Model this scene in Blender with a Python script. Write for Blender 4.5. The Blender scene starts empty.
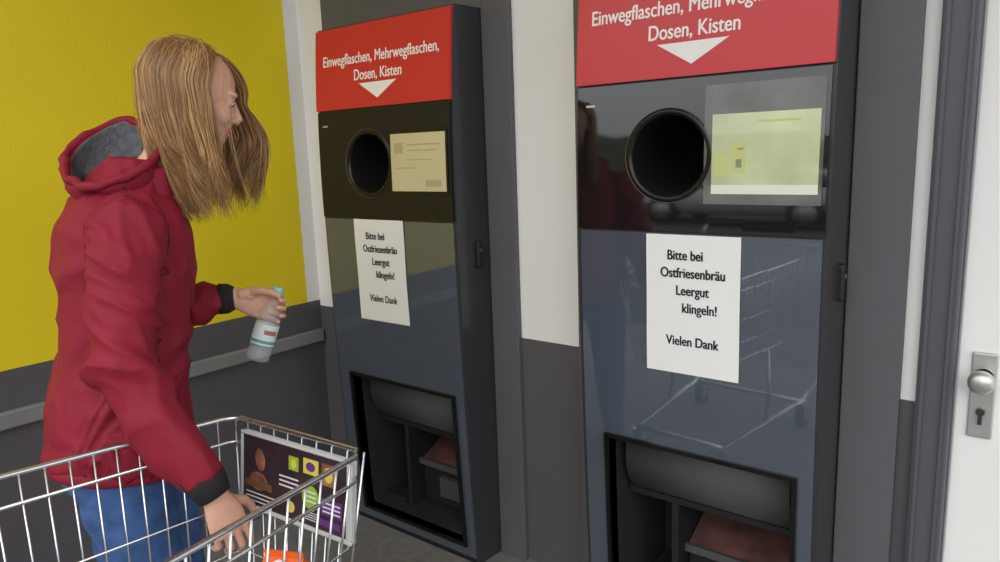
import bpy, bmesh, math, random
from mathutils import Vector, Matrix, noise
from mathutils.bvhtree import BVHTree
random.seed(7)
scene=bpy.context.scene
COL=bpy.context.collection
scene.view_settings.view_transform='Standard'

# ---------------------------------------------------------------- materials
def s2l(c):
    return tuple(((v/255)/12.92 if v/255<=.04045 else (((v/255)+.055)/1.055)**2.4) for v in c)+(1.0,)
def mat(name,rgb,rough=.6,metal=0,coat=0,noise_amt=0,noise_scale=8,bump=0,bump_scale=60,emit=0,trans=0,ior=1.45,spec=.5,stretch=None,alpha=1,bdist=.01):
    m=bpy.data.materials.new(name);m.use_nodes=True
    nt=m.node_tree;b=nt.nodes['Principled BSDF']
    c=s2l(rgb)
    b.inputs['Base Color'].default_value=c
    b.inputs['Roughness'].default_value=rough
    b.inputs['Metallic'].default_value=metal
    b.inputs['Coat Weight'].default_value=coat
    b.inputs['Coat Roughness'].default_value=.03
    b.inputs['Transmission Weight'].default_value=trans
    b.inputs['IOR'].default_value=ior
    b.inputs['Specular IOR Level'].default_value=spec
    b.inputs['Alpha'].default_value=alpha
    if emit:
        b.inputs['Emission Color'].default_value=c
        b.inputs['Emission Strength'].default_value=emit
    if noise_amt or bump:
        tc=nt.nodes.new('ShaderNodeTexCoord');mp=nt.nodes.new('ShaderNodeMapping')
        nt.links.new(tc.outputs['Object'],mp.inputs['Vector'])
        if stretch: mp.inputs['Scale'].default_value=stretch
    if noise_amt:
        n=nt.nodes.new('ShaderNodeTexNoise');n.inputs['Scale'].default_value=noise_scale;n.inputs['Detail'].default_value=6
        nt.links.new(mp.outputs[0],n.inputs['Vector'])
        r=nt.nodes.new('ShaderNodeValToRGB')
        r.color_ramp.elements[0].position=.3;r.color_ramp.elements[1].position=.7
        r.color_ramp.elements[0].color=tuple(v*(1-noise_amt) for v in c[:3])+(1,)
        r.color_ramp.elements[1].color=tuple(min(1,v*(1+noise_amt)) for v in c[:3])+(1,)
        nt.links.new(n.outputs['Fac'],r.inputs[0]);nt.links.new(r.outputs[0],b.inputs['Base Color'])
    if bump:
        n=nt.nodes.new('ShaderNodeTexNoise');n.inputs['Scale'].default_value=bump_scale;n.inputs['Detail'].default_value=4
        nt.links.new(mp.outputs[0],n.inputs['Vector'])
        bp=nt.nodes.new('ShaderNodeBump');bp.inputs['Strength'].default_value=bump;bp.inputs['Distance'].default_value=bdist
        nt.links.new(n.outputs['Fac'],bp.inputs['Height']);nt.links.new(bp.outputs[0],b.inputs['Normal'])
    return m
M={}
M['yellow']=mat('yellow_paint',(238,214,26),.5,noise_amt=.04,noise_scale=1.5,bump=.08,bump_scale=150)
M['white']=mat('white_paint',(240,238,235),.5,noise_amt=.02,noise_scale=2)
M['grey']=mat('grey_paint',(88,85,88),.6,noise_amt=.06,noise_scale=4,bump=.05,bump_scale=150)
M['panelgrey']=mat('panel_grey',(94,93,97),.45,noise_amt=.03,noise_scale=3)
M['frame']=mat('door_frame_grey',(90,91,96),.4,metal=.1)
M['rail']=mat('rail_grey',(132,131,128),.5,noise_amt=.05)
M['asphalt']=mat('asphalt',(105,103,100),.9,noise_amt=.25,noise_scale=40,bump=.4,bump_scale=200)
M['pave']=mat('paving_grey',(120,118,115),.85,noise_amt=.15,noise_scale=25,bump=.3,bump_scale=120)
M['red']=mat('sign_red',(204,42,48),.3,coat=.3)
M['signtxt']=mat('sign_white',(245,242,240),.5)
M['body']=mat('machine_dark',(52,52,55),.35,coat=.25)
M['plate']=mat('machine_bluegrey',(74,82,94),.3,coat=1,spec=.25,noise_amt=.05,noise_scale=2)
M['plate'].node_tree.nodes['Principled BSDF'].inputs['Coat IOR'].default_value=2.0
M['plate'].node_tree.nodes['Principled BSDF'].inputs['Coat Roughness'].default_value=.03
M['black']=mat('machine_black_gloss',(28,26,26),.04,spec=.5,ior=1.9)
M['black1']=mat('machine_black_dim_reflection',(34,32,33),.12,spec=.3)  # same black panel; the left machine's darker reflection is put into the material
M['hole']=mat('inlet_black',(8,8,8),.7)
M['ring']=mat('inlet_ring',(44,40,38),.22,metal=.6)
M['bezel']=mat('screen_bezel',(20,20,20),.1)
M['glass2']=mat('screen_glass_reflection',(96,94,90),.06,noise_amt=.4,noise_scale=7,ior=1.8)  # lighter mottled grey puts the reflected bright outdoors into the glass colour
M['flap']=mat('flap_grey',(80,80,81),.5,noise_amt=.06)
M['inner']=mat('bin_inner',(28,27,27),.7,noise_amt=.3,noise_scale=20)
M['brick']=mat('bin_redbrown',(92,60,56),.65,noise_amt=.4,noise_scale=14)
M['metal']=mat('brushed_metal',(205,204,200),.35,metal=.75)
M['darkmetal']=mat('dark_metal',(104,104,104),.4,metal=.5)
M['chrome']=mat('chrome_wire',(212,214,217),.18,metal=.95)
M['paper']=mat('paper_white',(240,240,238),.7)
M['ink']=mat('ink_black',(28,28,30),.7)
M['scr1']=mat('screen_beige',(188,178,140),.12,emit=.16,noise_amt=.06,noise_scale=5)
M['scr1b']=mat('screen_beige_dark',(168,156,118),.15,emit=.14)
M['scr2']=mat('screen_green',(182,190,150),.08,emit=.22,noise_amt=.2,noise_scale=8,ior=1.7)
M['scr2y']=mat('screen_yellow',(184,188,126),.2,emit=.2)
M['scr2w']=mat('screen_white',(206,211,196),.2,emit=.24)
M['scr2d']=mat('screen_olive',(138,142,112),.2,emit=.12)
M['jacket']=mat('jacket_maroon',(138,30,50),.66,noise_amt=.08,noise_scale=12,bump=.25,bump_scale=14,spec=.3,bdist=.02)
M['seam']=mat('jacket_seam',(100,18,34),.7)
M['lining']=mat('hood_lining',(92,96,101),.9,noise_amt=.25,noise_scale=60,bump=.5,bump_scale=150)
M['knit']=mat('knit_black',(40,38,40),.9,noise_amt=.2,noise_scale=80,bump=.4,bump_scale=200)
M['jeans']=mat('denim',(66,98,152),.85,noise_amt=.28,noise_scale=22,bump=.3,bump_scale=400)
M['skin']=mat('skin',(222,172,148),.5,noise_amt=.05,noise_scale=30,spec=.35)
M['skin'].node_tree.nodes['Principled BSDF'].inputs['Subsurface Weight'].default_value=.06
M['skin'].node_tree.nodes['Principled BSDF'].inputs['Subsurface Radius'].default_value=(.006,.003,.002)
M['lip']=mat('lips',(188,108,98),.4)
M['nail']=mat('nail',(232,190,172),.3)
M['eyew']=mat('eye_white',(225,220,214),.3)
M['iris']=mat('iris',(70,80,70),.2)
M['hair']=[mat('hair_a',(142,102,64),.38,noise_amt=.2,noise_scale=30),mat('hair_b',(172,130,84),.38,noise_amt=.15,noise_scale=30),mat('hair_c',(108,76,46),.4),mat('hair_d',(196,156,106),.38)]
M['shoe']=mat('shoe',(40,34,32),.6)
M['pet']=mat('pet_clear',(225,236,236),.05,alpha=.24,spec=.8,coat=.5)
M['cap']=mat('cap_mint',(150,214,204),.4)
M['label']=mat('label_white',(218,230,230),.5)
M['labelg']=mat('label_teal',(96,162,160),.5)
M['labelr']=mat('label_red',(176,110,100),.5)
M['blackpl']=mat('black_plastic',(30,30,32),.5)
M['greypl']=mat('grey_plastic',(185,186,184),.45)
M['poster']=mat('poster_dark',(48,34,40),.35,noise_amt=.3,noise_scale=14)
M['pp']=mat('poster_purple',(96,48,118),.4)
M['pg']=mat('poster_green',(140,172,50),.4)
M['py']=mat('poster_yellow',(206,190,74),.4)
M['po']=mat('poster_brown',(140,84,62),.5,noise_amt=.65,noise_scale=22)
M['pw']=mat('poster_text',(215,210,215),.5)
M['orange']=mat('pack_orange',(232,98,28),.45)
M['carpaint']=mat('car_silver',(215,217,220),.25,metal=.2,coat=1)
M['carglass']=mat('car_glass',(30,34,38),.05,coat=1)
M['leaf']=mat('hedge_green',(84,92,76),.9,noise_amt=.5,noise_scale=3)

# ---------------------------------------------------------------- mesh helpers
def new_obj(name,verts,faces,m=None,parent=None,smooth=False,mats=None,fm=None):
    me=bpy.data.meshes.new(name);me.from_pydata([tuple(v) for v in verts],[],faces)
    bm=bmesh.new();bm.from_mesh(me);bmesh.ops.recalc_face_normals(bm,faces=bm.faces);bm.to_mesh(me);bm.free()
    if mats:
        for x in mats: me.materials.append(x)
        if fm:
            for p,i in zip(me.polygons,fm): p.material_index=i
    elif m: me.materials.append(m)
    if smooth:
        for p in me.polygons: p.use_smooth=True
    o=bpy.data.objects.new(name,me);COL.objects.link(o)
    if parent: o.parent=parent
    return o
def empty(name,loc=(0,0,0),rz=0):
    e=bpy.data.objects.new(name,None);e.empty_display_size=.1;e.location=loc;e.rotation_euler=(0,0,rz);COL.objects.link(e);return e
class MB:
    def __init__(s): s.v=[];s.f=[];s.m=[]
    def add(s,v,f,mi=0):
        o=len(s.v);s.v+= [Vector(x) for x in v];s.f+=[tuple(i+o for i in q) for q in f];s.m+=[mi]*len(f);return s
    def box(s,x0,x1,y0,y1,z0,z1,nz=1,mi=0):
        v=[];f=[]
        for k in range(nz+1):
            z=z0+(z1-z0)*k/nz
            v+=[(x0,y0,z),(x1,y0,z),(x1,y1,z),(x0,y1,z)]
        for k in range(nz):
            a=k*4
            for i in range(4):
                j=(i+1)%4;f.append((a+i,a+j,a+4+j,a+4+i))
        f.append((3,2,1,0));a=nz*4;f.append((a,a+1,a+2,a+3))
        return s.add(v,f,mi)
    def tube(s,pts,rad,n=10,ref=None,mi=0,closed=False):
        pts=[Vector(p) for p in pts];N=len(pts)
        if not isinstance(rad,(list,tuple)): rad=[rad]*N
        v=[];f=[]
        t0=(pts[1]-pts[0]).normalized()
        r=Vector(ref) if ref else (Vector((0,0,1)) if abs(t0.z)<.9 else Vector((1,0,0)))
        u=(r-t0*r.dot(t0)).normalized()
        for i in range(N):
            if closed: t=(pts[(i+1)%N]-pts[i-1]).normalized()
            elif i==0: t=t0
            elif i==N-1: t=(pts[i]-pts[i-1]).normalized()
            else: t=(pts[i+1]-pts[i-1]).normalized()
            u=(u-t*u.dot(t)).normalized();w=t.cross(u)
            R=rad[i];ru,rw=(R if isinstance(R,(list,tuple)) else (R,R))
            for k in range(n):
                a=2*math.pi*k/n;v.append(pts[i]+u*math.cos(a)*ru+w*math.sin(a)*rw)
        L=N if closed else N-1
        for i in range(L):
            a=i*n;b=((i+1)%N)*n
            for k in range(n):
                j=(k+1)%n;f.append((a+k,a+j,b+j,b+k))
        if not closed:
            f.append(tuple(range(n-1,-1,-1)));f.append(tuple((N-1)*n+k for k in range(n)))
        return s.add(v,f,mi)
    def ell(s,c,r,rot=None,n=20,m=12,mi=0):
        v=[];f=[];c=Vector(c)
        for i in range(1,m):
            th=math.pi*i/m
            for k in range(n):
                a=2*math.pi*k/n
                p=Vector((r[0]*math.sin(th)*math.cos(a),r[1]*math.sin(th)*math.sin(a),r[2]*math.cos(th)))
                if rot: p=rot@p
                v.append(p+c)
        for i in range(m-2):
            for k in range(n):
                j=(k+1)%n;f.append((i*n+k,(i+1)*n+k,(i+1)*n+j,i*n+j))
        top=Vector((0,0,r[2]));bot=-top
        if rot: top=rot@top;bot=rot@bot
        v.append(top+c);v.append(bot+c);T=len(v)-2
        for k in range(n):
            j=(k+1)%n;f.append((T,k,j));f.append((T+1,(m-2)*n+j,(m-2)*n+k))
        return s.add(v,f,mi)
    def caps(s,pts,rad,n=12,mi=0):
        s.tube(pts,rad,n,mi=mi)
        for p,r in zip(pts,rad):
            s.ell(p,(r,r,r),n=12,m=8,mi=mi)
        return s
    def lathe(s,prof,c=(0,0,0),axis=None,n=24,mi=0):
        ax=Vector(axis or (0,0,1)).normalized();r0=Vector((1,0,0)) if abs(ax.x)<.9 else Vector((0,1,0))
        u=(r0-ax*r0.dot(ax)).normalized();w=ax.cross(u);c=Vector(c);v=[];f=[]
        for r,h in prof:
            for k in range(n):
                a=2*math.pi*k/n;v.append(c+ax*h+(u*math.cos(a)+w*math.sin(a))*max(r,1e-5))
        for i in range(len(prof)-1):
            for k in range(n):
                j=(k+1)%n;f.append((i*n+k,i*n+j,(i+1)*n+j,(i+1)*n+k))
        return s.add(v,f,mi)
    def loft(s,rings,mi=0):
        n=len(rings[0]);v=[p for r in rings for p in r];f=[]
        for i in range(len(rings)-1):
            for k in range(n):
                j=(k+1)%n;f.append((i*n+k,i*n+j,(i+1)*n+j,(i+1)*n+k))
        f.append(tuple(range(n-1,-1,-1)));f.append(tuple((len(rings)-1)*n+k for k in range(n)))
        return s.add(v,f,mi)
    def obj(s,name,m=None,parent=None,smooth=False,mats=None):
        return new_obj(name,s.v,s.f,m,parent,smooth,mats,s.m if mats else None)
def bake(o,fn=None):
    if o.modifiers:
        dg=bpy.context.evaluated_depsgraph_get();dg.update()
        me=bpy.data.meshes.new_from_object(o.evaluated_get(dg));o.modifiers.clear();o.data=me
    if fn:
        for v in o.data.vertices: v.co=fn(v.co.copy())
        o.data.update()
    return o
def bevel(o,w=.004,seg=2):
    md=o.modifiers.new('bv','BEVEL');md.width=w;md.segments=seg;md.limit_method='ANGLE';md.angle_limit=.7
    return o
def remesh(o,vs,it=4,fac=.5):
    md=o.modifiers.new('r','REMESH');md.mode='VOXEL';md.voxel_size=vs
    sm=o.modifiers.new('s','SMOOTH');sm.iterations=it;sm.factor=fac
    bake(o)
    for p in o.data.polygons: p.use_smooth=True
    return o
def txt(body,x,z,size,m,name,parent,y=-.006,sx=1.0,bold=0,fn=None):
    c=bpy.data.curves.new(name,'FONT');c.body=body;c.size=size;c.align_x='CENTER';c.align_y='TOP'
    o=bpy.data.objects.new(name+'_tmp',c);COL.objects.link(o)
    dg=bpy.context.evaluated_depsgraph_get();dg.update()
    me=bpy.data.meshes.new_from_object(o.evaluated_get(dg));bpy.data.objects.remove(o)
    vs=[v.co.copy() for v in me.vertices];fs=[tuple(p.vertices) for p in me.polygons]
    V=[];F=[]
    for q,(dx,dz) in enumerate([(0,0)]+([(bold,0),(-bold,0),(0,bold*.6),(0,-bold*.6)] if bold else [])):
        o_=len(V)
        for v in vs:
            p=Vector((x+v.x*sx+dx,y-.00004*q,z+v.y+dz));V.append(fn(p) if fn else p)
        F+=[tuple(i+o_ for i in f) for f in fs]
    m2=bpy.data.meshes.new(name);m2.from_pydata([tuple(v) for v in V],[],F);m2.materials.append(m)
    t=bpy.data.objects.new(name,m2);COL.objects.link(t);t.parent=parent
    return t

# ---------------------------------------------------------------- room shell
WX0,WX1=-2.5,1.6
ZB=.82; ZT=3.0
W=.665; MX=[-2.205,-1.083]; G=.008
b=MB()
segs=[(WX0,MX[0]-G),(MX[0]+W+G,MX[1]-G),(MX[1]+W+G,-.246)]
for a,c in segs:
    b.box(a,c,.15,.35,ZB,1.9,1,0);b.box(a,c,.15,.35,0,ZB,1,1)
b.box(WX0,-.246,.15,.35,1.9,ZT,1,0)
b.box(-.246,1.0,.22,.35,2.15,ZT,1,0);b.box(1.0,WX1,.15,.35,ZB,ZT,1,0);b.box(1.0,WX1,.15,.35,0,ZB,1,1)
b.obj('wall_back',mats=[M['white'],M['grey']])
b=MB()
YL=-2.2
b.box(-2.7,-2.5,YL,.085,ZB+.025,ZT,1,0);b.box(-2.7,-2.5,.085,.35,ZB+.025,ZT,1,2);b.box(-2.7,-2.5,YL,.35,0,ZB+.025,1,1)
b.obj('wall_left',mats=[M['yellow'],M['grey'],M['white']])
b=MB();b.box(-2.5,-2.475,YL,.14,.668,.722);bevel(b.obj('trim_1',M['rail']),.006)
for i,x0 in enumerate(MX):
    b=MB();l=x0-.12 if i==0 else x0-.10;r=x0+W+(.12 if i==0 else .138)
    b.box(l,x0-G,.13,.15,0,ZT);b.box(x0+W+G,r,.13,.15,0,ZT);b.box(x0-G,x0+W+G,.13,.15,1.9,ZT)
    bevel(b.obj('trim_%d'%(i+2),M['panelgrey']),.003)
dr=empty('door_1')
b=MB();b.box(-.246,-.173,.12,.22,0,2.15);b.box(.93,1.0,.12,.22,0,2.15);b.box(-.173,.93,.12,.22,2.08,2.15)
bevel(b.obj('door_frame',M['frame'],dr),.005)
b=MB();b.box(-.236,-.228,.112,.12,0,2.14);b.box(-.19,-.184,.112,.12,0,2.14);b.obj('frame_profile',M['frame'],dr)
b=MB();b.box(-.168,.925,.15,.2,.01,2.075);bevel(b.obj('door_leaf',M['white'],dr),.003)
b=MB();b.box(-.142,-.092,.141,.15,.76,.962);bevel(b.obj('lock_plate',M['metal'],dr),.008,4)
b=MB();b.lathe([(0,-.062),(.018,-.061),(.026,-.052),(.027,-.042),(.02,-.03),(.012,-.02),(.012,0),(.02,.0)],(-.117,.141,.905),(0,1,0));b.obj('door_knob',M['metal'],dr,True)
b=MB();b.lathe([(0,-.012),(.009,-.012),(.009,0)],(-.117,.141,.825),(0,1,0));b.box(-.121,-.113,.131,.141,.795,.82);b.obj('lock_cylinder',M['body'],dr)
b=MB();b.box(-2.7,WX1,-2.6,.55,-.12,0);b.obj('floor',M['pave'])
b=MB();b.box(-30,30,-40,-2.6,-.2,-.08);b.obj('ground',M['asphalt'])
b=MB();b.box(-2.7,WX1,-1.9,.35,ZT,ZT+.15);b.obj('ceiling',M['white'])

# ---------------------------------------------------------------- reverse vending machines
def yf(z): return -.02+(.095 if z>1.3 else .024)*(z-1.3)**2
def bend(p):
    t=max(0,min(1,1-p.y/.15)) if p.y>0 else 1
    return Vector((p.x,p.y+yf(p.z)*t,p.z))
def flare(p):
    t=max(0,min(1,p.y/.13));q=bend(p)
    if abs(p.x-W/2)>W/2-.01: q.x+=.006*t*((p.x-W/2)/(W/2))
    return q
IC=(.275,1.42)
def machine(idx,x0):
    E=empty('reverse_vending_machine',(x0,0,0))
    b=MB()
    for (ya,yb_) in ((0,.13),(.13,.55)):
        b.box(0,.09,ya,yb_,0,1.9,38);b.box(.605,W,ya,yb_,0,1.9,38)
        b.box(.09,.605,ya,yb_,0,.07,2);b.box(.09,.605,ya,yb_,.62,1.31,14);b.box(.09,.605,ya,yb_,1.53,1.9,8)
        b.box(.09,.165,ya,yb_,1.31,1.53,6);b.box(.385,.605,ya,yb_,1.31,1.53,6)
    b.box(.09,.605,.42,.55,.07,.62);b.box(.165,.385,.4,.55,1.31,1.53)
    bake(b.obj('cabinet',M['body'],E),flare)
    b=MB()
    b.box(.012,.09,-.006,.002,.02,1.222,30);b.box(.605,W-.012,-.006,.002,.02,1.222,30);b.box(.09,.605,-.006,.002,.02,.07,2);b.box(.09,.605,-.006,.002,.62,1.222,15)
    bake(b.obj('front_plate',M['plate'],E),bend)
    b=MB();X0,X1,Z0,Z1=.155,.395,1.30,1.54
    b.box(.008,X0,-.010,.002,1.228,1.606,10);b.box(X1,W-.008,-.010,.002,1.228,1.606,10);b.box(X0,X1,-.010,.002,1.228,Z0,3);b.box(X0,X1,-.010,.002,Z1,1.606,3)
    v=[];f=[];n=64
    for k in range(n):
        a=2*math.pi*k/n;c,s=math.cos(a),math.sin(a);r=.104
        v.append((IC[0]+r*c,-.010,IC[1]+r*s))
        q=.12/max(abs(c),abs(s));v.append((IC[0]+q*c,-.010,IC[1]+q*s))
    for k in range(n):
        j=(k+1)%n;f.append((2*k,2*k+1,2*j+1,2*j))
    b.add(v,f)
    bake(b.obj('upper_panel',M['black1' if idx==0 else 'black'],E),bend)
    b=MB();b.box(.004,W-.004,-.013,.002,1.612,1.893,8);o=b.obj('sign_panel',M['red'],E);bake(o,bend)
    b=MB();b.lathe([(.1,-.006),(.102,-.012),(.108,-.015),(.116,-.014),(.12,-.0095)],(IC[0],0,IC[1]),(0,1,0),64);bake(b.obj('inlet_ring',M['ring'],E,True),bend)
    b=MB();b.lathe([(.1,-.006),(.098,.1),(.096,.39),(0,.395)],(IC[0],0,IC[1]),(0,1,0),64);bake(b.obj('inlet_tube',M['hole'],E,True),bend)
    b=MB();b.tube([(IC[0]+.1185*math.cos(a),-.0125,IC[1]+.1185*math.sin(a)) for a in [2*math.pi*i/64 for i in range(64)]],.0009,6,closed=True);o=b.obj('ring_highlight',M['darkmetal'],E,True);bake(o,bend)
    b=MB()
    if idx==0: b.box(.384,.648,-.0135,-.009,1.315,1.528,4);o=b.obj('screen_glass',M['bezel'],E)
    else: b.box(.372,.648,-.0135,-.009,1.30,1.585,4);o=b.obj('screen_glass',M['glass2'],E)
    bake(o,bend)
    b=MB();b.box(.392,.64,-.0145,-.0134,1.325,1.515,4);o=b.obj('screen',M['scr1' if idx==0 else 'scr2'],E);bake(o,bend)
    b=MB()
    if idx==0:
        b.box(.41,.45,-.0152,-.0146,1.45,1.485);b.box(.47,.62,-.0152,-.0146,1.475,1.480);b.box(.47,.60,-.0152,-.0146,1.457,1.461)
        b.box(.55,.62,-.0152,-.0146,1.34,1.362);b.box(.41,.5,-.0152,-.0146,1.40,1.404);b.box(.47,.58,-.0152,-.0146,1.427,1.43)
        o=b.obj('screen_icons',M['scr1b'],E);bake(o,bend)
    else:
        b.box(.392,.64,-.0150,-.0146,1.325,1.347,1,1);b.box(.50,.60,-.0150,-.0146,1.492,1.497,1,0)
        b.box(.40,.435,-.0150,-.0146,1.37,1.42,1,0);b.box(.452,.466,-.0152,-.0148,1.388,1.408,1,2);b.box(.455,.470,-.0152,-.0148,1.43,1.434,1,2)
        b.box(.44,.475,-.0149,-.0146,1.375,1.445,1,0)
        o=b.obj('screen_icons',None,E,mats=[M['scr2y'],M['scr2w'],M['scr2d']]);bake(o,bend)
    b=MB();b.box(.475,.585,-.0125,-.0095,1.243,1.252);b.box(.47,.59,-.0112,-.0095,1.236,1.262);o=b.obj('receipt_slot',M['bezel'],E);bake(o,bend)
    b=MB();b.box(.035,.062,-.0107,-.0098,1.553,1.559);o=b.obj('maker_badge',M['metal'],E);bake(o,bend)
    txt('Einwegflaschen, Mehrwegflaschen,',W/2,1.806,.052,M['signtxt'],'sign_text_1',E,-.0134,.80,bold=.0009,fn=bend)
    txt('Dosen, Kisten',W/2,1.748,.052,M['signtxt'],'sign_text_2',E,-.0134,.80,bold=.0009,fn=bend)
    b=MB();b.add([(.24,-.0136,1.694),(.425,-.0136,1.694),(.3325,-.0136,1.640)],[(0,1,2)]);o=b.obj('sign_arrow',M['signtxt'],E);bake(o,bend)
    px=.18 if idx==0 else .222
    zo=.006 if idx==0 else .002
    b=MB();v=[];f=[]
    for i in range(25):
        for j in range(7):
            x=px-.006+.252*j/6;z=zo+1.218-.37*i/24
            v.append(bend(Vector((x,-.0095-.0007*math.sin(i*.35+j*.5+idx),z))))
    for i in range(24):
        for j in range(6):
            a=i*7+j;f.append((a,a+1,a+8,a+7))
    new_obj('notice_paper',v,f,M['paper'],E,True)
    for k,(t,zz) in enumerate([('Bitte bei',1.182),('Ostfriesenbräu',1.136),('Leergut',1.09),('klingeln!',1.044),('Vielen Dank',.955)]):
        ox=[-.02,.0,0,.02,.0][k]
        txt(t,px+.122+ox,zo+zz-(.0 if idx else .006),.036,M['ink'],'notice_text_%d'%(k+1),E,-.0107,.80,bold=.0010,fn=bend)
    b=MB()
    b.box(.078,.09,-.016,.03,.058,.632,12);b.box(.605,.617,-.016,.03,.058,.632,12);b.box(.09,.605,-.016,.03,.62,.632);b.box(.09,.605,-.016,.03,.058,.07)
    o=b.obj('bin_frame',M['bezel'],E);bake(o,bend)
    v=[];f=[];N=14
    for i in range(N+1):
        t=i/N;z=.60-.17*t;y=.055-.03*math.sin(t*math.pi*.9)+.05*t
        v+=[(.112,y,z),(.583,y,z)]
    for i in range(N): f.append((2*i,2*i+1,2*i+3,2*i+2))
    o=new_obj('flap',v,f,M['flap'],E,True);md=o.modifiers.new('s','SOLIDIFY');md.thickness=.008;md.offset=0
    b=MB();b.box(.092,.603,.03,.12,.598,.618);b.box(.098,.603,.095,.115,.408,.432);o=b.obj('flap_rail',M['blackpl'],E)
    b=MB();b.add([(.26,.16,.25),(.598,.16,.25),(.598,.40,.36),(.26,.40,.36),(.26,.16,.235),(.598,.16,.235),(.598,.40,.345),(.26,.40,.345)],[(0,1,2,3),(4,5,6,7),(0,1,5,4),(1,2,6,5),(2,3,7,6),(3,0,4,7)]);b.obj('return_chute',M['brick'],E)
    b=MB();b.box(.235,.255,.10,.41,.07,.43);b.box(.092,.235,.36,.41,.07,.42);b.box(.262,.596,.17,.41,.08,.23);b.box(.10,.22,.10,.35,.07,.09);b.obj('bin_partition',M['inner'],E)
    b=MB();b.box(.235,.598,.15,.162,.232,.256);b.box(.36,.50,.150,.169,.12,.20);b.obj('chute_edge',M['darkmetal'],E)
    b=MB();b.box(.02,W-.02,-.004,.01,.0,.018);o=b.obj('kick_plate',M['blackpl'],E);bake(o,bend)
    b=MB();b.box(W-.004,W+.018,.06,.085,1.065,1.155);bevel(b.obj('side_lock',M['blackpl'],E),.006,3)
    b=MB();b.tube([(W+.014,.072,1.125),(W+.020,.072,1.125)],.006,12);b.obj('lock_core',M['darkmetal'],E)
for i,x in enumerate(MX): machine(i,x)

# ---------------------------------------------------------------- shopping cart
CE=empty('shopping_cart',(-1.240,-.900,0),math.radians(4))
def rimw(t): return (.202+.145*t)
def botw(t): return (.158+.12*t)
LEN=1.0
def zr(t): return .88+.05*t
def zbm(t): return .50+.0*t
def yb(t): return -.05-.93*t
def P(t,h,s):
    yt=-LEN*t
    return Vector((s*(botw(t)+(rimw(t)-botw(t))*h), yb(t)+(yt-yb(t))*h, zbm(t)+(zr(t)-zbm(t))*h))
b=MB()
rr=.0055;wr=.0024
rim=[P(1,1,-1),P(.5,1,-1),P(.03,1,-1)+Vector((0,0,0)),P(0,1,-.9),P(0,1,.9),P(.03,1,1),P(.5,1,1),P(1,1,1)]
b.tube(rim,rr,10);b.tube([P(1,1,1),P(1,1,-1)],rr,10)
for h in (.86,.5,.22):
    b.tube([P(1,h,-1),P(0.02,h,-1),P(0,h,-.93),P(0,h,.93),P(.02,h,1),P(1,h,1)],wr*1.15 if h!=.86 else .004,8)
b.tube([P(1,0,-1),P(0,0,-1),P(0,0,1),P(1,0,1)],.004,8,closed=True)
n=24
for s in (-1,1):
    for i in range(n+1):
        t=i/n;b.tube([P(t,1,s),P(t,0,s)],wr,6)
for i in range(1,9):
    s=-1+2*i/9;b.tube([P(0,1,s),P(0,0,s),P(1,0,s)],wr,6);b.tube([P(1,1,s),P(1,0,s)],wr,6)
for i in range(1,14):
    t=i/14;b.tube([P(t,0,-1),P(t,0,1)],wr,6)
b.obj('basket_wires',M['chrome'],CE,True)
b=MB()
for s in (-1,1):
    b.tube([P(1,1,s)+Vector((0,0,-.02)),P(1,1,s)+Vector((0,-.06,.05)),P(1,1,s)+Vector((0,-.12,.08))],.011,10)
    b.tube([P(1,.9,s)+Vector((s*.006,0,0)),Vector((s*.30,-1.0,.5)),Vector((s*.29,-.92,.22)),Vector((s*.27,-.8,.15)),Vector((s*.20,-.1,.15))],.011,10)
    b.tube([Vector((s*.235,-.45,.15)),Vector((s*.235,-.5,.3)),P(.5,0,s)],.009,8)
b.tube([Vector((-.20,-.1,.15)),Vector((.20,-.1,.15))],.011,10);b.tube([Vector((-.27,-.8,.15)),Vector((.27,-.8,.15))],.011,10)
b.obj('chassis_tubes',M['chrome'],CE,True)
b=MB();hw=rimw(1)
b.tube([(-hw-.01,-1.12,1.01),(hw+.01,-1.12,1.01)],.016,14);b.obj('handle_grip',M['blackpl'],CE,True)
b=MB()
for s,y in ((-.2,-.1),(.2,-.1),(-.26,-.82),(.26,-.82)):
    b.tube([(s-.014,y-.02,.055),(s+.014,y-.02,.055)],.055,20)
b.obj('wheels',M['blackpl'],CE,True)
b=MB()
for s,y in ((-.2,-.1),(.2,-.1),(-.26,-.82),(.26,-.82)):
    b.box(s-.022,s-.017,y-.035,y+.01,.05,.14);b.box(s+.017,s+.022,y-.035,y+.01,.05,.14);b.box(s-.022,s+.022,y-.03,y+.02,.13,.142)
b.obj('caster_forks',M['metal'],CE)
AD=empty('ad_frame',(0,0,0));AD.parent=CE
AD.location=(.008,-.030,.690);AD.rotation_euler=(math.radians(-7),0,0)
fw2=.174;ah=.172
b=MB();b.box(-fw2,fw2,0,.012,0,ah);bevel(b.obj('ad_back',M['greypl'],AD),.008,3)
b=MB();b.box(-fw2,fw2,-.006,0,0,.010);b.box(-fw2,fw2,-.006,0,ah-.008,ah);b.box(-fw2,-fw2+.008,-.006,0,.010,ah-.008);b.box(fw2-.016,fw2,-.006,0,.010,ah-.008);bevel(b.obj('ad_rim',M['greypl'],AD),.003)
b=MB();b.box(-fw2+.008,fw2-.016,-.002,0,.010,ah-.008)
b.obj('ad_poster',M['poster'],AD)
b=MB()
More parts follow.
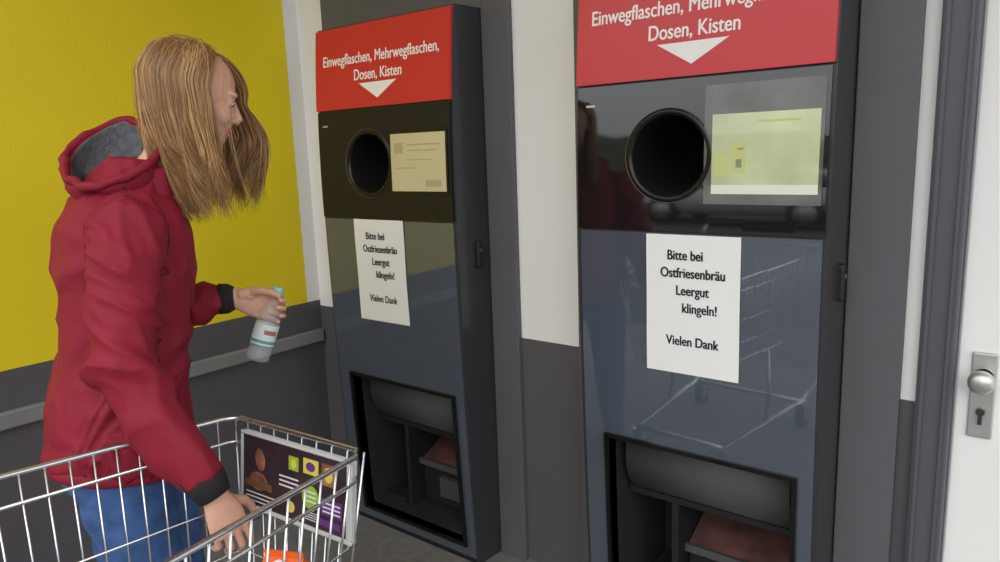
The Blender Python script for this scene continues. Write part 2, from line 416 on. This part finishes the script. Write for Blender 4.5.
# portrait on the left of the advert: hair, face, shoulders
b.ell((-.112,-.0012,.118),(.026,.0010,.036),mi=5);b.ell((-.108,-.0020,.112),(.015,.0010,.022),mi=0)
b.ell((-.115,-.0014,.066),(.038,.0010,.026),mi=0);b.box(-.16,-.07,-.0024,-.002,.050,.066,1,5)
b.lathe([(0,-.0012),(.025,-.001),(.025,0)],(.052,-.002,.07),(0,1,0),24,1)
b.lathe([(0,-.0012),(.012,-.001),(.012,0)],(-.008,-.002,.035),(0,1,0),24,3)
b.box(.03,.075,-.003,-.002,.118,.15,1,3);b.box(.085,.125,-.003,-.002,.105,.15,1,0)
b.box(.085,.145,-.003,-.002,.044,.078,1,2);b.box(-.015,.015,-.003,-.002,.115,.145,1,1);b.box(.08,.14,-.003,-.002,.02,.034,1,2)
for k in range(3): b.box(-.155,-.085+.012*k,-.003,-.002,.018+.009*k,.0205+.009*k,1,4)
for k in range(3): b.box(.09,.14,-.0035,-.002,.05+.009*k,.053+.009*k,1,4);b.box(.034,.07,-.0038,-.002,.06+.010*k,.063+.010*k,1,4);b.box(-.045,.015,-.0035,-.002,.075+.010*k,.078+.010*k,1,4)
b.ell((.052,-.003,.134),(.014,.0006,.010),mi=2);b.ell((.105,-.003,.128),(.012,.0006,.016),mi=3);b.ell((0,-.003,.13),(.008,.0006,.010),mi=3)
for k in range(4): b.box(.028,.072,-.003,-.002,.022+.005*k,.0235+.005*k,1,4)
b.obj('ad_print',None,AD,mats=[M['po'],M['pg'],M['pp'],M['py'],M['pw'],M['hair'][2]])

def bottle(name,L=.2,R=.031):
    E=empty(name)
    prof=[(0,.004),(.012,.002),(R*.8,0),(R*.97,.006),(R,.014),(R,.03),(R*.95,.034),(R,.038),(R,.11),(R*.95,.114),(R,.118),(R*.98,.128),(R*.85,.142),(R*.6,.158),(.014,.17),(.0125,.176),(.0125,.19)]
    k=L/.2
    b=MB();b.lathe([(r,h*k) for r,h in prof],n=32);o=b.obj('bottle_body',M['pet'],E,True)
    b=MB();b.lathe([(.0145,.181*k),(.0150,.183*k),(.0150,.196*k),(.013,.2*k),(0,.2*k)],n=28);b.lathe([(.017,.176*k),(.017,.179*k),(.013,.179*k)],n=28);b.obj('cap',M['cap'],E,True)
    b=MB();b.lathe([(R+.0008,.045*k),(R+.0008,.1*k)],n=40);b.obj('label',M['label'],E,True)
    b=MB();b.lathe([(R+.0012,.05*k),(R+.0012,.058*k)],n=40);b.obj('label_band',M['labelg'],E,True)
    b=MB();v=[];f=[]
    for i in range(5):
        for j in range(9):
            a=math.radians(-110+8*j);v.append(((R+.0014)*math.cos(a),(R+.0014)*math.sin(a),(.074+.003*i)*k))
    for i in range(4):
        for j in range(8): q=i*9+j;f.append((q,q+1,q+10,q+9))
    new_obj('label_mark',v,f,M['labelr'],E,True)
    return E
bp=empty('drinks_carton',(-1.218,-.968,.507),math.radians(24))
b=MB();b.box(-.045,.045,-.035,.035,0,.10);bevel(b.obj('carton_box',M['orange'],bp),.004)
b=MB();b.add([(-.045,-.035,.10),(.045,-.035,.10),(.045,.035,.10),(-.045,.035,.10),(-.045,0,.13),(.045,0,.13)],[(0,1,5,4),(3,4,5,2),(0,4,3),(1,2,5)]);b.box(-.045,.045,-.002,.002,.13,.143);b.obj('gable_top',M['orange'],bp)
b=MB();b.box(-.035,.035,-.0362,-.035,.03,.08);b.lathe([(.012,0),(.012,.014),(0,.014)],(0,-.02,.116),(0,-.5,.8),16);b.obj('carton_print',M['pw'],bp)
b2=bottle('water_bottle',.22,.034);b2.location=(-1.33,-1.34,.54);b2.rotation_euler=(math.radians(-90),0,math.radians(15))
b3=bottle('water_bottle',.22,.034);b3.location=(-1.17,-1.27,.54);b3.rotation_euler=(math.radians(-90),0,math.radians(-10))

# ---------------------------------------------------------------- woman (local: x forward, y left, z up)
WE=empty('woman',(-1.70,-1.05,0),math.radians(68))
def ring(cu,cz,a,bb,n=32,cv=0,sq=2.3,tilt=0):
    out=[]
    for k in range(n):
        t=2*math.pi*k/n;c=math.cos(t);s=math.sin(t)
        x=a*math.copysign(abs(c)**(2/sq),c);y=bb*math.copysign(abs(s)**(2/sq),s)
        out.append(Vector((cu+x,cv+y,cz-x*tilt)))
    return out
b=MB()
T=[(.79,-.008,.152,.198),(.81,-.008,.156,.201),(.86,-.004,.154,.198),(.93,.006,.144,.188),(1.02,.022,.134,.172),(1.12,.04,.138,.17),(1.22,.055,.144,.178),(1.30,.062,.136,.18),(1.355,.068,.112,.16),(1.395,.075,.088,.12),(1.43,.085,.07,.085),(1.46,.10,.06,.068)]
b.loft([ring(cu,z,a,w,tilt=.15) for z,cu,a,w in T])
SL=[(.065,-.12,1.345),(.058,-.168,1.322),(.042,-.205,1.25),(.024,-.226,1.14),(.018,-.238,1.04),(.05,-.272,.95),(.095,-.305,.87),(.130,-.326,.805)]
b.tube(SL,[.06,.076,.073,.068,.066,.060,.052,.046],20)
b.tube([(.07,.12,1.345),(.07,.165,1.325),(.065,.2,1.25),(.07,.213,1.16),(.085,.212,1.09),(.15,.19,1.075),(.22,.165,1.085),(.27,.15,1.09)],[.06,.078,.074,.068,.065,.056,.05,.043],20)
b.ell((.018,-.24,1.045),(.068,.060,.07));b.ell((.085,.212,1.09),(.064,.06,.064))
jk=b.obj('jacket',M['jacket'],WE)
remesh(jk,.006,5)
me=jk.data
me.update()
nrm=[v.normal.copy() for v in me.vertices]
def ridge(x): return 1-min(1,abs(x)*3.0)
for v,nn in zip(me.vertices,nrm):
    p=v.co
    arm=max(0,min(1,(-p.y-.175)/.03))
    wp=noise.noise(Vector((p.x*4,p.y*4,p.z*4)))*.09
    fz=15 if arm>.5 else 8
    a=noise.noise(Vector((p.x*5+arm*5,p.y*5,(p.z+wp)*fz+p.x*12*(1 if arm>.5 else -.7))))
    c=noise.noise(Vector((p.x*16+3,p.y*10,(p.z+wp)*9+p.x*6)))
    w=.6+.7*noise.noise(Vector((p.x*3+9,p.y*3,p.z*5)))
    el=math.exp(-((p.z-1.04)/.09)**2)*arm+math.exp(-((p.z-1.03)/.06)**2)*(1-arm)*.4+math.exp(-((p.z-.86)/.06)**2)*arm*.9
    w+=el*1.4
    v.co=p+nn*(.0105*ridge(a)*w+.006*ridge(c)-.006)
me.update()
bv=BVHTree.FromPolygons([v.co.copy() for v in me.vertices],[tuple(p.vertices) for p in me.polygons])
b=MB()
def seam(ctrl,r=.0014,n=16):
    pts=[]
    for i in range(len(ctrl)-1):
        for k in range(n): pts.append(Vector(ctrl[i]).lerp(Vector(ctrl[i+1]),k/n))
    pts.append(Vector(ctrl[-1]))
    out=[]
    for p in pts:
        co,no,_,_=bv.find_nearest(p);out.append(co)
    b.tube(out,r,6)
seam([(.06,-.13,1.42),(.13,-.16,1.36),(.15,-.185,1.27),(.12,-.19,1.18)])
seam([(.06,-.13,1.42),(-.01,-.15,1.37),(-.05,-.18,1.27),(-.05,-.2,1.18)])
seam([(.12,-.2,.99),(.2,-.12,1.0),(.2,.0,1.0)])
seam([(.10,-.2,.93),(.16,-.2,.88)],.003)
b.obj('jacket_seams',M['seam'],WE,True)
b=MB()
hem=ring(-.008,.79,.154,.200,40,tilt=.15);b.tube(hem,[(.013,.005)]*40,8,closed=True,ref=(0,0,1));b.obj('hem_band',M['jacket'],WE,True)
b=MB();b.tube([(.120,-.318,.828),(.133,-.328,.802),(.147,-.337,.770)],[.044,.043,.034],20);b.tube([(.262,.152,1.09),(.285,.147,1.089),(.30,.142,1.089)],[.041,.04,.031],20)
b.obj('cuffs',M['knit'],WE,True)
v=[];f=[];NP=40;NH=6
for i in range(NH+1):
    h=i/NH
    for k in range(NP):
        t=2*math.pi*k/NP;c,s=math.cos(t),math.sin(t)
        rx=.082+.008*h;ry=.098-.012*h
        v.append(Vector((.100+.03*h+rx*c,ry*s,1.365+.070*h+.010*c*h+.004*math.sin(3*t)*h)))
for i in range(NH):
    for k in range(NP):
        j=(k+1)%NP;f.append((i*NP+k,i*NP+j,(i+1)*NP+j,(i+1)*NP+k))
o=new_obj('stand_collar',v,f,M['jacket'],WE,True);md=o.modifiers.new('s','SOLIDIFY');md.thickness=.012;md.offset=0;md=o.modifiers.new('ss','SUBSURF');md.levels=1;md.render_levels=1
def hoodpt(ph,h):
    back=math.cos(ph);side=math.sin(ph)
    rx=.105;ry=.125
    cx=.056
    zr_=1.477+.060*side-.032*back
    if back<0: rx=.10
    s=math.sin(h*math.pi*.5)**.6
    bulge=1+.10*math.sin(h*math.pi)
    x=cx-back*rx*s*bulge
    y=side*ry*s*bulge
    z=1.335+(zr_-1.335)*h**1.1
    n_=noise.noise(Vector((x*14,y*14,z*14)));n2=noise.noise(Vector((x*30,y*30,z*22)))
    return Vector((x+.016*n_+.009*n2,y+.016*n_,z+.014*n_+.009*n2))
v=[];f=[];NP=56;NH=16
for i in range(NH+1):
    for k in range(NP): v.append(hoodpt(2*math.pi*k/NP,.12+.88*i/NH))
for i in range(NH):
    for k in range(NP):
        j=(k+1)%NP;f.append((i*NP+k,i*NP+j,(i+1)*NP+j,(i+1)*NP+k))
ho=new_obj('hood',v,f,None,WE,True,mats=[M['jacket'],M['lining']])
md=ho.modifiers.new('s','SOLIDIFY');md.thickness=.016;md.offset=-1;md.material_offset=1;md.material_offset_rim=0
md=ho.modifiers.new('ss','SUBSURF');md.levels=1;md.render_levels=1
b=MB();b.tube([hoodpt(2*math.pi*k/56,1.0) for k in range(56)],[.010+.004*noise.noise(Vector((k*.35,0,0))) for k in range(56)],10,closed=True);b.obj('hood_rim',M['jacket'],WE,True)
# jeans
b=MB()
b.loft([ring(-.010,z,a,w,tilt=0) for z,a,w in ((.92,.09,.13),(.86,.115,.155),(.80,.128,.170),(.74,.125,.170))])
b.tube([(-.012,-.088,.80),(-.01,-.095,.7),(.01,-.1,.48),(-.02,-.1,.28),(-.045,-.1,.09)],[.096,.098,.075,.065,.055],20)
b.tube([(.0,.088,.80),(.03,.095,.7),(.08,.1,.48),(.08,.1,.28),(.07,.1,.09)],[.096,.098,.075,.065,.055],20)
jn=b.obj('jeans',M['jeans'],WE);remesh(jn,.01,4)
me=jn.data;nrm=[v.normal.copy() for v in me.vertices]
for v,nn in zip(me.vertices,nrm):
    p=v.co
    if p.z<.78: v.co=p+nn*.008*noise.noise(Vector((p.x*14,p.y*14,p.z*26)))
for sx,sy in ((-.045,-.1),(.07,.1)):
    b=MB();b.ell((sx+.07,sy,.035),(.13,.046,.035));b.tube([(sx,sy,.03),(sx,sy,.13)],[.05,.045],16);b.ell((sx-.01,sy,.05),(.055,.043,.05))
    o=b.obj('shoe',M['shoe'],WE);remesh(o,.008,3)
# head
pit=math.radians(18);R=Matrix.Rotation(pit,3,'Y');HC=Vector((.235,0,1.603))
def hd(p): return HC+R@Vector(p)
b=MB()
b.ell(hd((-.008,0,.020)),(.096,.075,.088),R,28,18)
b.ell(hd((.032,0,-.045)),(.061,.056,.072),R,24,14)
b.ell(hd((.062,0,-.096)),(.024,.026,.02),R)
b.ell(hd((.04,0,-.085)),(.05,.045,.03),R)
b.tube([hd((.084,0,.012)),hd((.097,0,-.01)),hd((.108,0,-.027)),hd((.100,0,-.039))],[.007,.0085,.011,.009],12)
for s in (-1,1):
    b.ell(hd((.095,s*.009,-.035)),(.010,.008,.007),R);b.ell(hd((.06,s*.036,-.032)),(.026,.024,.028),R)
    b.ell(hd((.076,s*.03,.020)),(.014,.024,.008),R)
    b.ell(hd((.071,s*.031,.003)),(.014,.015,.014),R)
    b.ell(hd((-.005,s*.076,-.012)),(.018,.007,.03),R)
b.ell(hd((.084,0,-.048)),(.012,.016,.012),R)
b.ell(hd((.090,0,-.060)),(.011,.022,.007),R);b.ell(hd((.087,0,-.072)),(.010,.018,.007),R)
b.tube([hd((-.02,0,-.03)),hd((-.02,0,-.10)),Vector((.155,0,1.45)),Vector((.12,0,1.40)),Vector((.10,0,1.36))],[(.05,.05),(.046,.048),.048,.056,.07],24)
head=b.obj('head',None,WE,mats=[M['skin'],M['lip']])
remesh(head,.0036,4)
for p in head.data.polygons:
    q=R.inverted()@(Vector(p.center)-HC)
    if q.x>.085 and abs(q.y)<.022 and -.080<q.z<-.054: p.material_index=1
b=MB()
for s in (-1,1): b.ell(hd((.0748,s*.031,.001)),(.0112,.0112,.0085),R,mi=0);b.ell(hd((.0842,s*.031,-.001)),(.0028,.005,.005),R,mi=1)
b.obj('eyes',None,WE,True,mats=[M['eyew'],M['iris']])
b=MB()
for s in (-1,1): b.tube([hd((.088,s*.014,.024)),hd((.087,s*.03,.028)),hd((.073,s*.046,.025))],[.0014,.002,.001],6);b.tube([hd((.084,s*.019,.006)),hd((.088,s*.031,.0075)),hd((.080,s*.044,.004))],[.0008,.0014,.0008],6)
b.obj('brows_lashes',M['hair'][0],WE,True)
# hair
hb=[MB() for _ in range(4)]
def cr(pts,sub=3):
    out=[]
    for i in range(len(pts)-1):
        p0=pts[max(0,i-1)];p1=pts[i];p2=pts[i+1];p3=pts[min(len(pts)-1,i+2)]
        for k in range(sub):
            t=k/sub;out.append(.5*((2*p1)+(p2-p0)*t+(2*p0-5*p1+4*p2-p3)*t*t+(3*p1-p0-3*p2+p3)*t**3))
    out.append(pts[-1]);return out
def strand(th,lay,part):
    c,s=math.cos(th),math.sin(th)
    sg=1 if s>=0 else -1
    r=1.0+lay
    A,B,Cz=.103*r,.084*r,.090*r
    pts=[]
    cx=HC.x-.008;cz=HC.z+.020
    rx=.05-.12*part
    root=Vector((rx,0.004*sg,-6.5*rx*rx))
    ab=abs(th)
    farfront=sg>0 and ab<1.45
    ff=max(0,1-ab/1.45) if farfront else 0
    for i in range(6):
        q=i/5;el=math.radians(88-88*q)
        d=Vector((math.cos(el)*c*A,math.cos(el)*s*B,math.sin(el)*Cz))
        d+=Vector((root.x*(1-q)**2,root.y*(1-q),root.z*(1-q)**2))
        if farfront: d.x+=.040*math.sin(q*1.57)*(.4+.6*ff);d.y+=.020*q
        pts.append(Vector((cx,0,cz))+R@d)
    end=1.360+random.uniform(-.030,.065)+.020*math.sin(th*9)
    last=pts[-1].copy()
    wa=.013*math.sin(th*7+1)+random.uniform(-.006,.006);ph=th*5+random.uniform(-.6,.6)
    H=last.z-end
    curl=.022*math.sin(th*11)+random.uniform(-.012,.018)
    k=max(0,(ab-1.75)/1.39)
    jit=random.uniform(-.010,.014)
    for i in range(1,8):
        q=i/7
        if farfront: x=last.x+(.034+jit+.02*(1-ff))*math.sin(min(1,q*1.8)*math.pi/2)-(.012+.020*ff)*q*q;y=last.y-.006*q
        elif ab>1.75: x=last.x+.012*math.sin(q*3.1)*-k+(.030+.060*k)*q**2.6;y=last.y+sg*(.012*q+.066*k*q**.7)-sg*.010*q**3
        elif sg<0 and ab<1.5: x=last.x+(.010+jit)*q**1.2;y=last.y-.008*q
        else: x=last.x+.022*q;y=last.y+sg*.012*q
        x+=wa*math.sin(q*6+ph)*q+curl*q**3
        y+=wa*math.cos(q*4+ph)*q
        pts.append(Vector((x,y,last.z-H*q)))
    return cr(pts)
for i in range(4800):
    u_=random.random()
    if u_<.42: th=-random.uniform(1.26,math.pi)
    elif u_<.64: th=-random.uniform(2.0,math.pi)
    else: th=random.uniform(.30,math.pi)
    lay=random.uniform(.0,.10)
    pts=strand(th,lay,random.random())
    n0=random.uniform(.0009,.0016);N=len(pts)
    rad=[n0*(1 if j<N-8 else max(.15,(N-1-j)/8)) for j in range(N)]
    cl=noise.noise(Vector((th*5,lay*14,1)))
    k=0 if cl<.0 else (1 if cl<.3 else 3)
    if random.random()<.35: k=random.choice((0,0,1,2,2,3))
    hb[k].tube(pts,rad,4)
for i in range(110):
    th=random.choice((-1,1))*random.uniform(.9,2.8)
    pts=strand(th,.10+random.uniform(0,.12),random.random());hb[random.choice((1,3))].tube(pts,[.0005]*len(pts),3)
for k in range(4): hb[k].obj('hair_strands_%d'%k,M['hair'][k],WE,True)
b=MB();b.ell(HC+R@Vector((-.020,0,.020)),(.092,.080,.084),R,28,18)
b.ell(HC+R@Vector((-.048,0,-.03)),(.050,.068,.075),R,28,18)
b.ell(HC+Vector((-.072,0,-.09)),(.050,.060,.085),None,28,18)
cp=b.obj('hair_base',M['hair'][0],WE,True)

# hands
def hand(name,wrist,x,y,z,fing,thumb,sc=1.0,spread=.0):
    x=Vector(x).normalized();y=Vector(y);y=(y-x*y.dot(x)).normalized();z=Vector(z);z=(z-x*z.dot(x)-y*z.dot(y)).normalized()
    wrist=Vector(wrist)
    def L(a,b_,c): return wrist+(x*a+y*b_+z*c)*sc
    b=MB();rg=[]
    for (px,w,t,cy,cz) in ((-.035,.026,.019,0,0),(-.01,.026,.018,0,0),(.012,.030,.018,.001,0),(.03,.036,.0175,.002,.001),(.055,.040,.015,.001,.002),(.078,.0405,.0125,0,.001),(.090,.037,.010,-.001,0)):
        rg.append([L(px,cy+w*math.cos(2*math.pi*k/20),cz+t*math.sin(2*math.pi*k/20)) for k in range(20)])
    b.loft(rg)
    b.ell(L(.035,.018,-.008),(.022*sc,.014*sc,.013*sc))
    nb=MB()
    lens=[(.040,.025,.021),(.044,.029,.022),(.041,.027,.022),(.032,.021,.019)]
    ys=[.030,.0105,-.010,-.0295];xs=[.086,.092,.088,.079]
    for i in range(4):
        p=Vector((xs[i]-.014,ys[i],-.001));ang=0;pts=[p.copy()];rads=[.0098]
        sp=spread*(1.5-i)
        p=p+Vector((.014,0,.0015));pts.append(p.copy());rads.append(.0098)
        for j in range(3):
            ang+=math.radians(fing[i][j])
            d=Vector((math.cos(ang),sp*math.cos(ang),-math.sin(ang))).normalized()
            h=p+d*lens[i][j]*.5;pts.append(h);rads.append([.0084,.0076,.0070][j]*(1 if i<3 else .88))
            p=p+d*lens[i][j];pts.append(p.copy());rads.append([.0088,.0079,.0060][j]*(1 if i<3 else .88))
        w=[L(*q) for q in pts]
        b.caps(w,[r*sc for r in rads],12)
        nz_=Vector((math.sin(ang),0,math.cos(ang)))
        rot=Matrix((tuple(x*d.x+y*d.y+z*d.z),tuple(y),tuple(x*nz_.x+z*nz_.z))).transposed()
        tip=pts[-1]-d*.003+nz_*.0046
        nb.ell(L(*tip),(.0058*sc,.0046*sc,.0018*sc),rot)
    pts=[Vector((.012,.014,-.008)),Vector((.034,.030,-.012))];rads=[.016,.0140]
    p=pts[-1].copy()
    for k,(dx,dy,dz,l) in enumerate(thumb):
        p=p+Vector((dx,dy,dz)).normalized()*l;pts.append(p.copy());rads.append([.0112,.0098,.0076][k])
    b.caps([L(*q) for q in pts],[r*sc for r in rads],12)
    o=b.obj(name,M['skin'],WE);remesh(o,.0020,3)
    nb.obj(name+'_nails',M['nail'],WE,True)
    return o
ax=Vector((.366,0.0,.93))
hand('hand_left',(.302,.145,1.088),(.93,-.10,-.366),ax,(0,1,0),[(35,55,40),(40,58,40),(30,50,38),(20,40,36)],[(.75,.35,-.75,.034),(.85,.1,-.5,.028),(.8,-.1,-.5,.02)],.98)
hand('hand_right',(.147,-.337,.766),(.26,.06,-.95),(.90,.25,.3),(.2,-1,0),[(10,24,16),(13,28,18),(17,31,19),(22,33,20)],[(.6,.75,-.3,.034),(.85,.4,-.3,.028),(.95,.1,-.2,.022)],1.0,.06)
hbt=bottle('held_bottle',.205,.031);hbt.parent=WE
top=Vector((.412,.118,1.108));base=top-ax.normalized()*.205
hbt.location=base;hbt.rotation_mode='QUATERNION';hbt.rotation_quaternion=Vector((0,0,1)).rotation_difference(ax.normalized())

# ---------------------------------------------------------------- car park behind the viewer (seen in reflections)
def car(loc,rz):
    E=empty('parked_car',loc,rz)
    def sec(x,z0,z1,hw,n=24):
        zc=(z0+z1)/2;hh=(z1-z0)/2;r=[]
        for k in range(n):
            a=2*math.pi*k/n;c,s=math.cos(a),math.sin(a)
            r.append(Vector((x,hw*math.copysign(abs(c)**.5,c),zc+hh*math.copysign(abs(s)**.5,s))))
        return r
    b=MB();b.loft([sec(*q) for q in ((-2.1,.35,.62,.6),(-2.05,.25,.78,.8),(-1.6,.22,.86,.86),(-.8,.2,.92,.88),(.6,.2,.94,.88),(1.7,.22,.92,.86),(2.02,.28,.85,.8),(2.08,.4,.7,.6))]);b.obj('car_body',M['carpaint'],E,True)
    b=MB();b.loft([sec(*q) for q in ((-1.0,.85,.93,.72),(-.35,.85,1.38,.64),(.5,.85,1.45,.64),(1.3,.85,1.38,.62),(1.85,.85,.95,.68))]);b.obj('greenhouse',M['carglass'],E,True)
    b=MB();b.loft([sec(*q) for q in ((-.3,1.36,1.42,.58),(.5,1.42,1.49,.6),(1.25,1.36,1.42,.58))]);b.obj('roof_skin',M['carpaint'],E,True)
    b=MB()
    for x in (-1.3,1.3):
        for y in (-.78,.78): b.tube([(x,y-.1,.31),(x,y+.1,.31)],.31,28)
    b.obj('car_wheels',M['blackpl'],E,True)
    b=MB()
    for x in (-1.3,1.3):
        for y in (-.89,.89): b.tube([(x,y-.01,.31),(x,y+.01,.31)],.19,20)
    b.obj('hubcaps',M['metal'],E,True)
car((-4.6,-11.5,-.08),.05);car((1.6,-12.0,-.08),math.pi);car((-11.0,-12.0,-.08),0)
v=[];f=[];nx=60;nz=10
for i in range(nz+1):
    for k in range(nx+1):
        x=-28+56*k/nx;z=-.1+3.4*i/nz;q=noise.noise(Vector((x*.6,z*.8,3)))
        v.append((x,-22+1.0*q-.35*(i/nz)**2*4,z+(q*.8 if i==nz else 0)))
for i in range(nz):
    for k in range(nx):
        a=i*(nx+1)+k;f.append((a,a+1,a+nx+2,a+nx+1))
new_obj('hedge',v,f,M['leaf'],None,True)

# ---------------------------------------------------------------- lights & camera
w=bpy.data.worlds.new('overcast');scene.world=w;w.use_nodes=True;nt=w.node_tree
bg=nt.nodes['Background'];tc=nt.nodes.new('ShaderNodeTexCoord');sp=nt.nodes.new('ShaderNodeSeparateXYZ');rp=nt.nodes.new('ShaderNodeValToRGB')
nt.links.new(tc.outputs['Generated'],sp.inputs[0]);nt.links.new(sp.outputs['Z'],rp.inputs[0]);nt.links.new(rp.outputs[0],bg.inputs[0])
rp.color_ramp.elements[0].position=0;rp.color_ramp.elements[0].color=(.55,.57,.60,1)
rp.color_ramp.elements[1].position=.35;rp.color_ramp.elements[1].color=(.95,.97,1,1)
bg.inputs[1].default_value=1.7
sl=bpy.data.lights.new('sun','SUN');sl.energy=1.2;sl.angle=math.radians(60);sl.color=(1,.98,.95);so=bpy.data.objects.new('sun',sl);COL.objects.link(so)
d=Vector((-.45,.8,-.45)).normalized();so.rotation_euler=d.to_track_quat('-Z','Y').to_euler()

cam=bpy.data.cameras.new('camera');co=bpy.data.objects.new('camera',cam);COL.objects.link(co)
cam.sensor_width=36;cam.lens=25.92;cam.clip_start=.02
rt=Vector((.7870,.6159,-.0363)).normalized();fwd=Vector((-.6114,.7708,-.1790)).normalized()
up=-Vector((.0823,-.1631,-.9832)).normalized()
m4=Matrix.Identity(4)
for i in range(3): m4[i][0]=rt[i];m4[i][1]=up[i];m4[i][2]=-fwd[i]
m4.translation=Vector((0,-1.75,1.45));co.matrix_world=m4
scene.camera=co
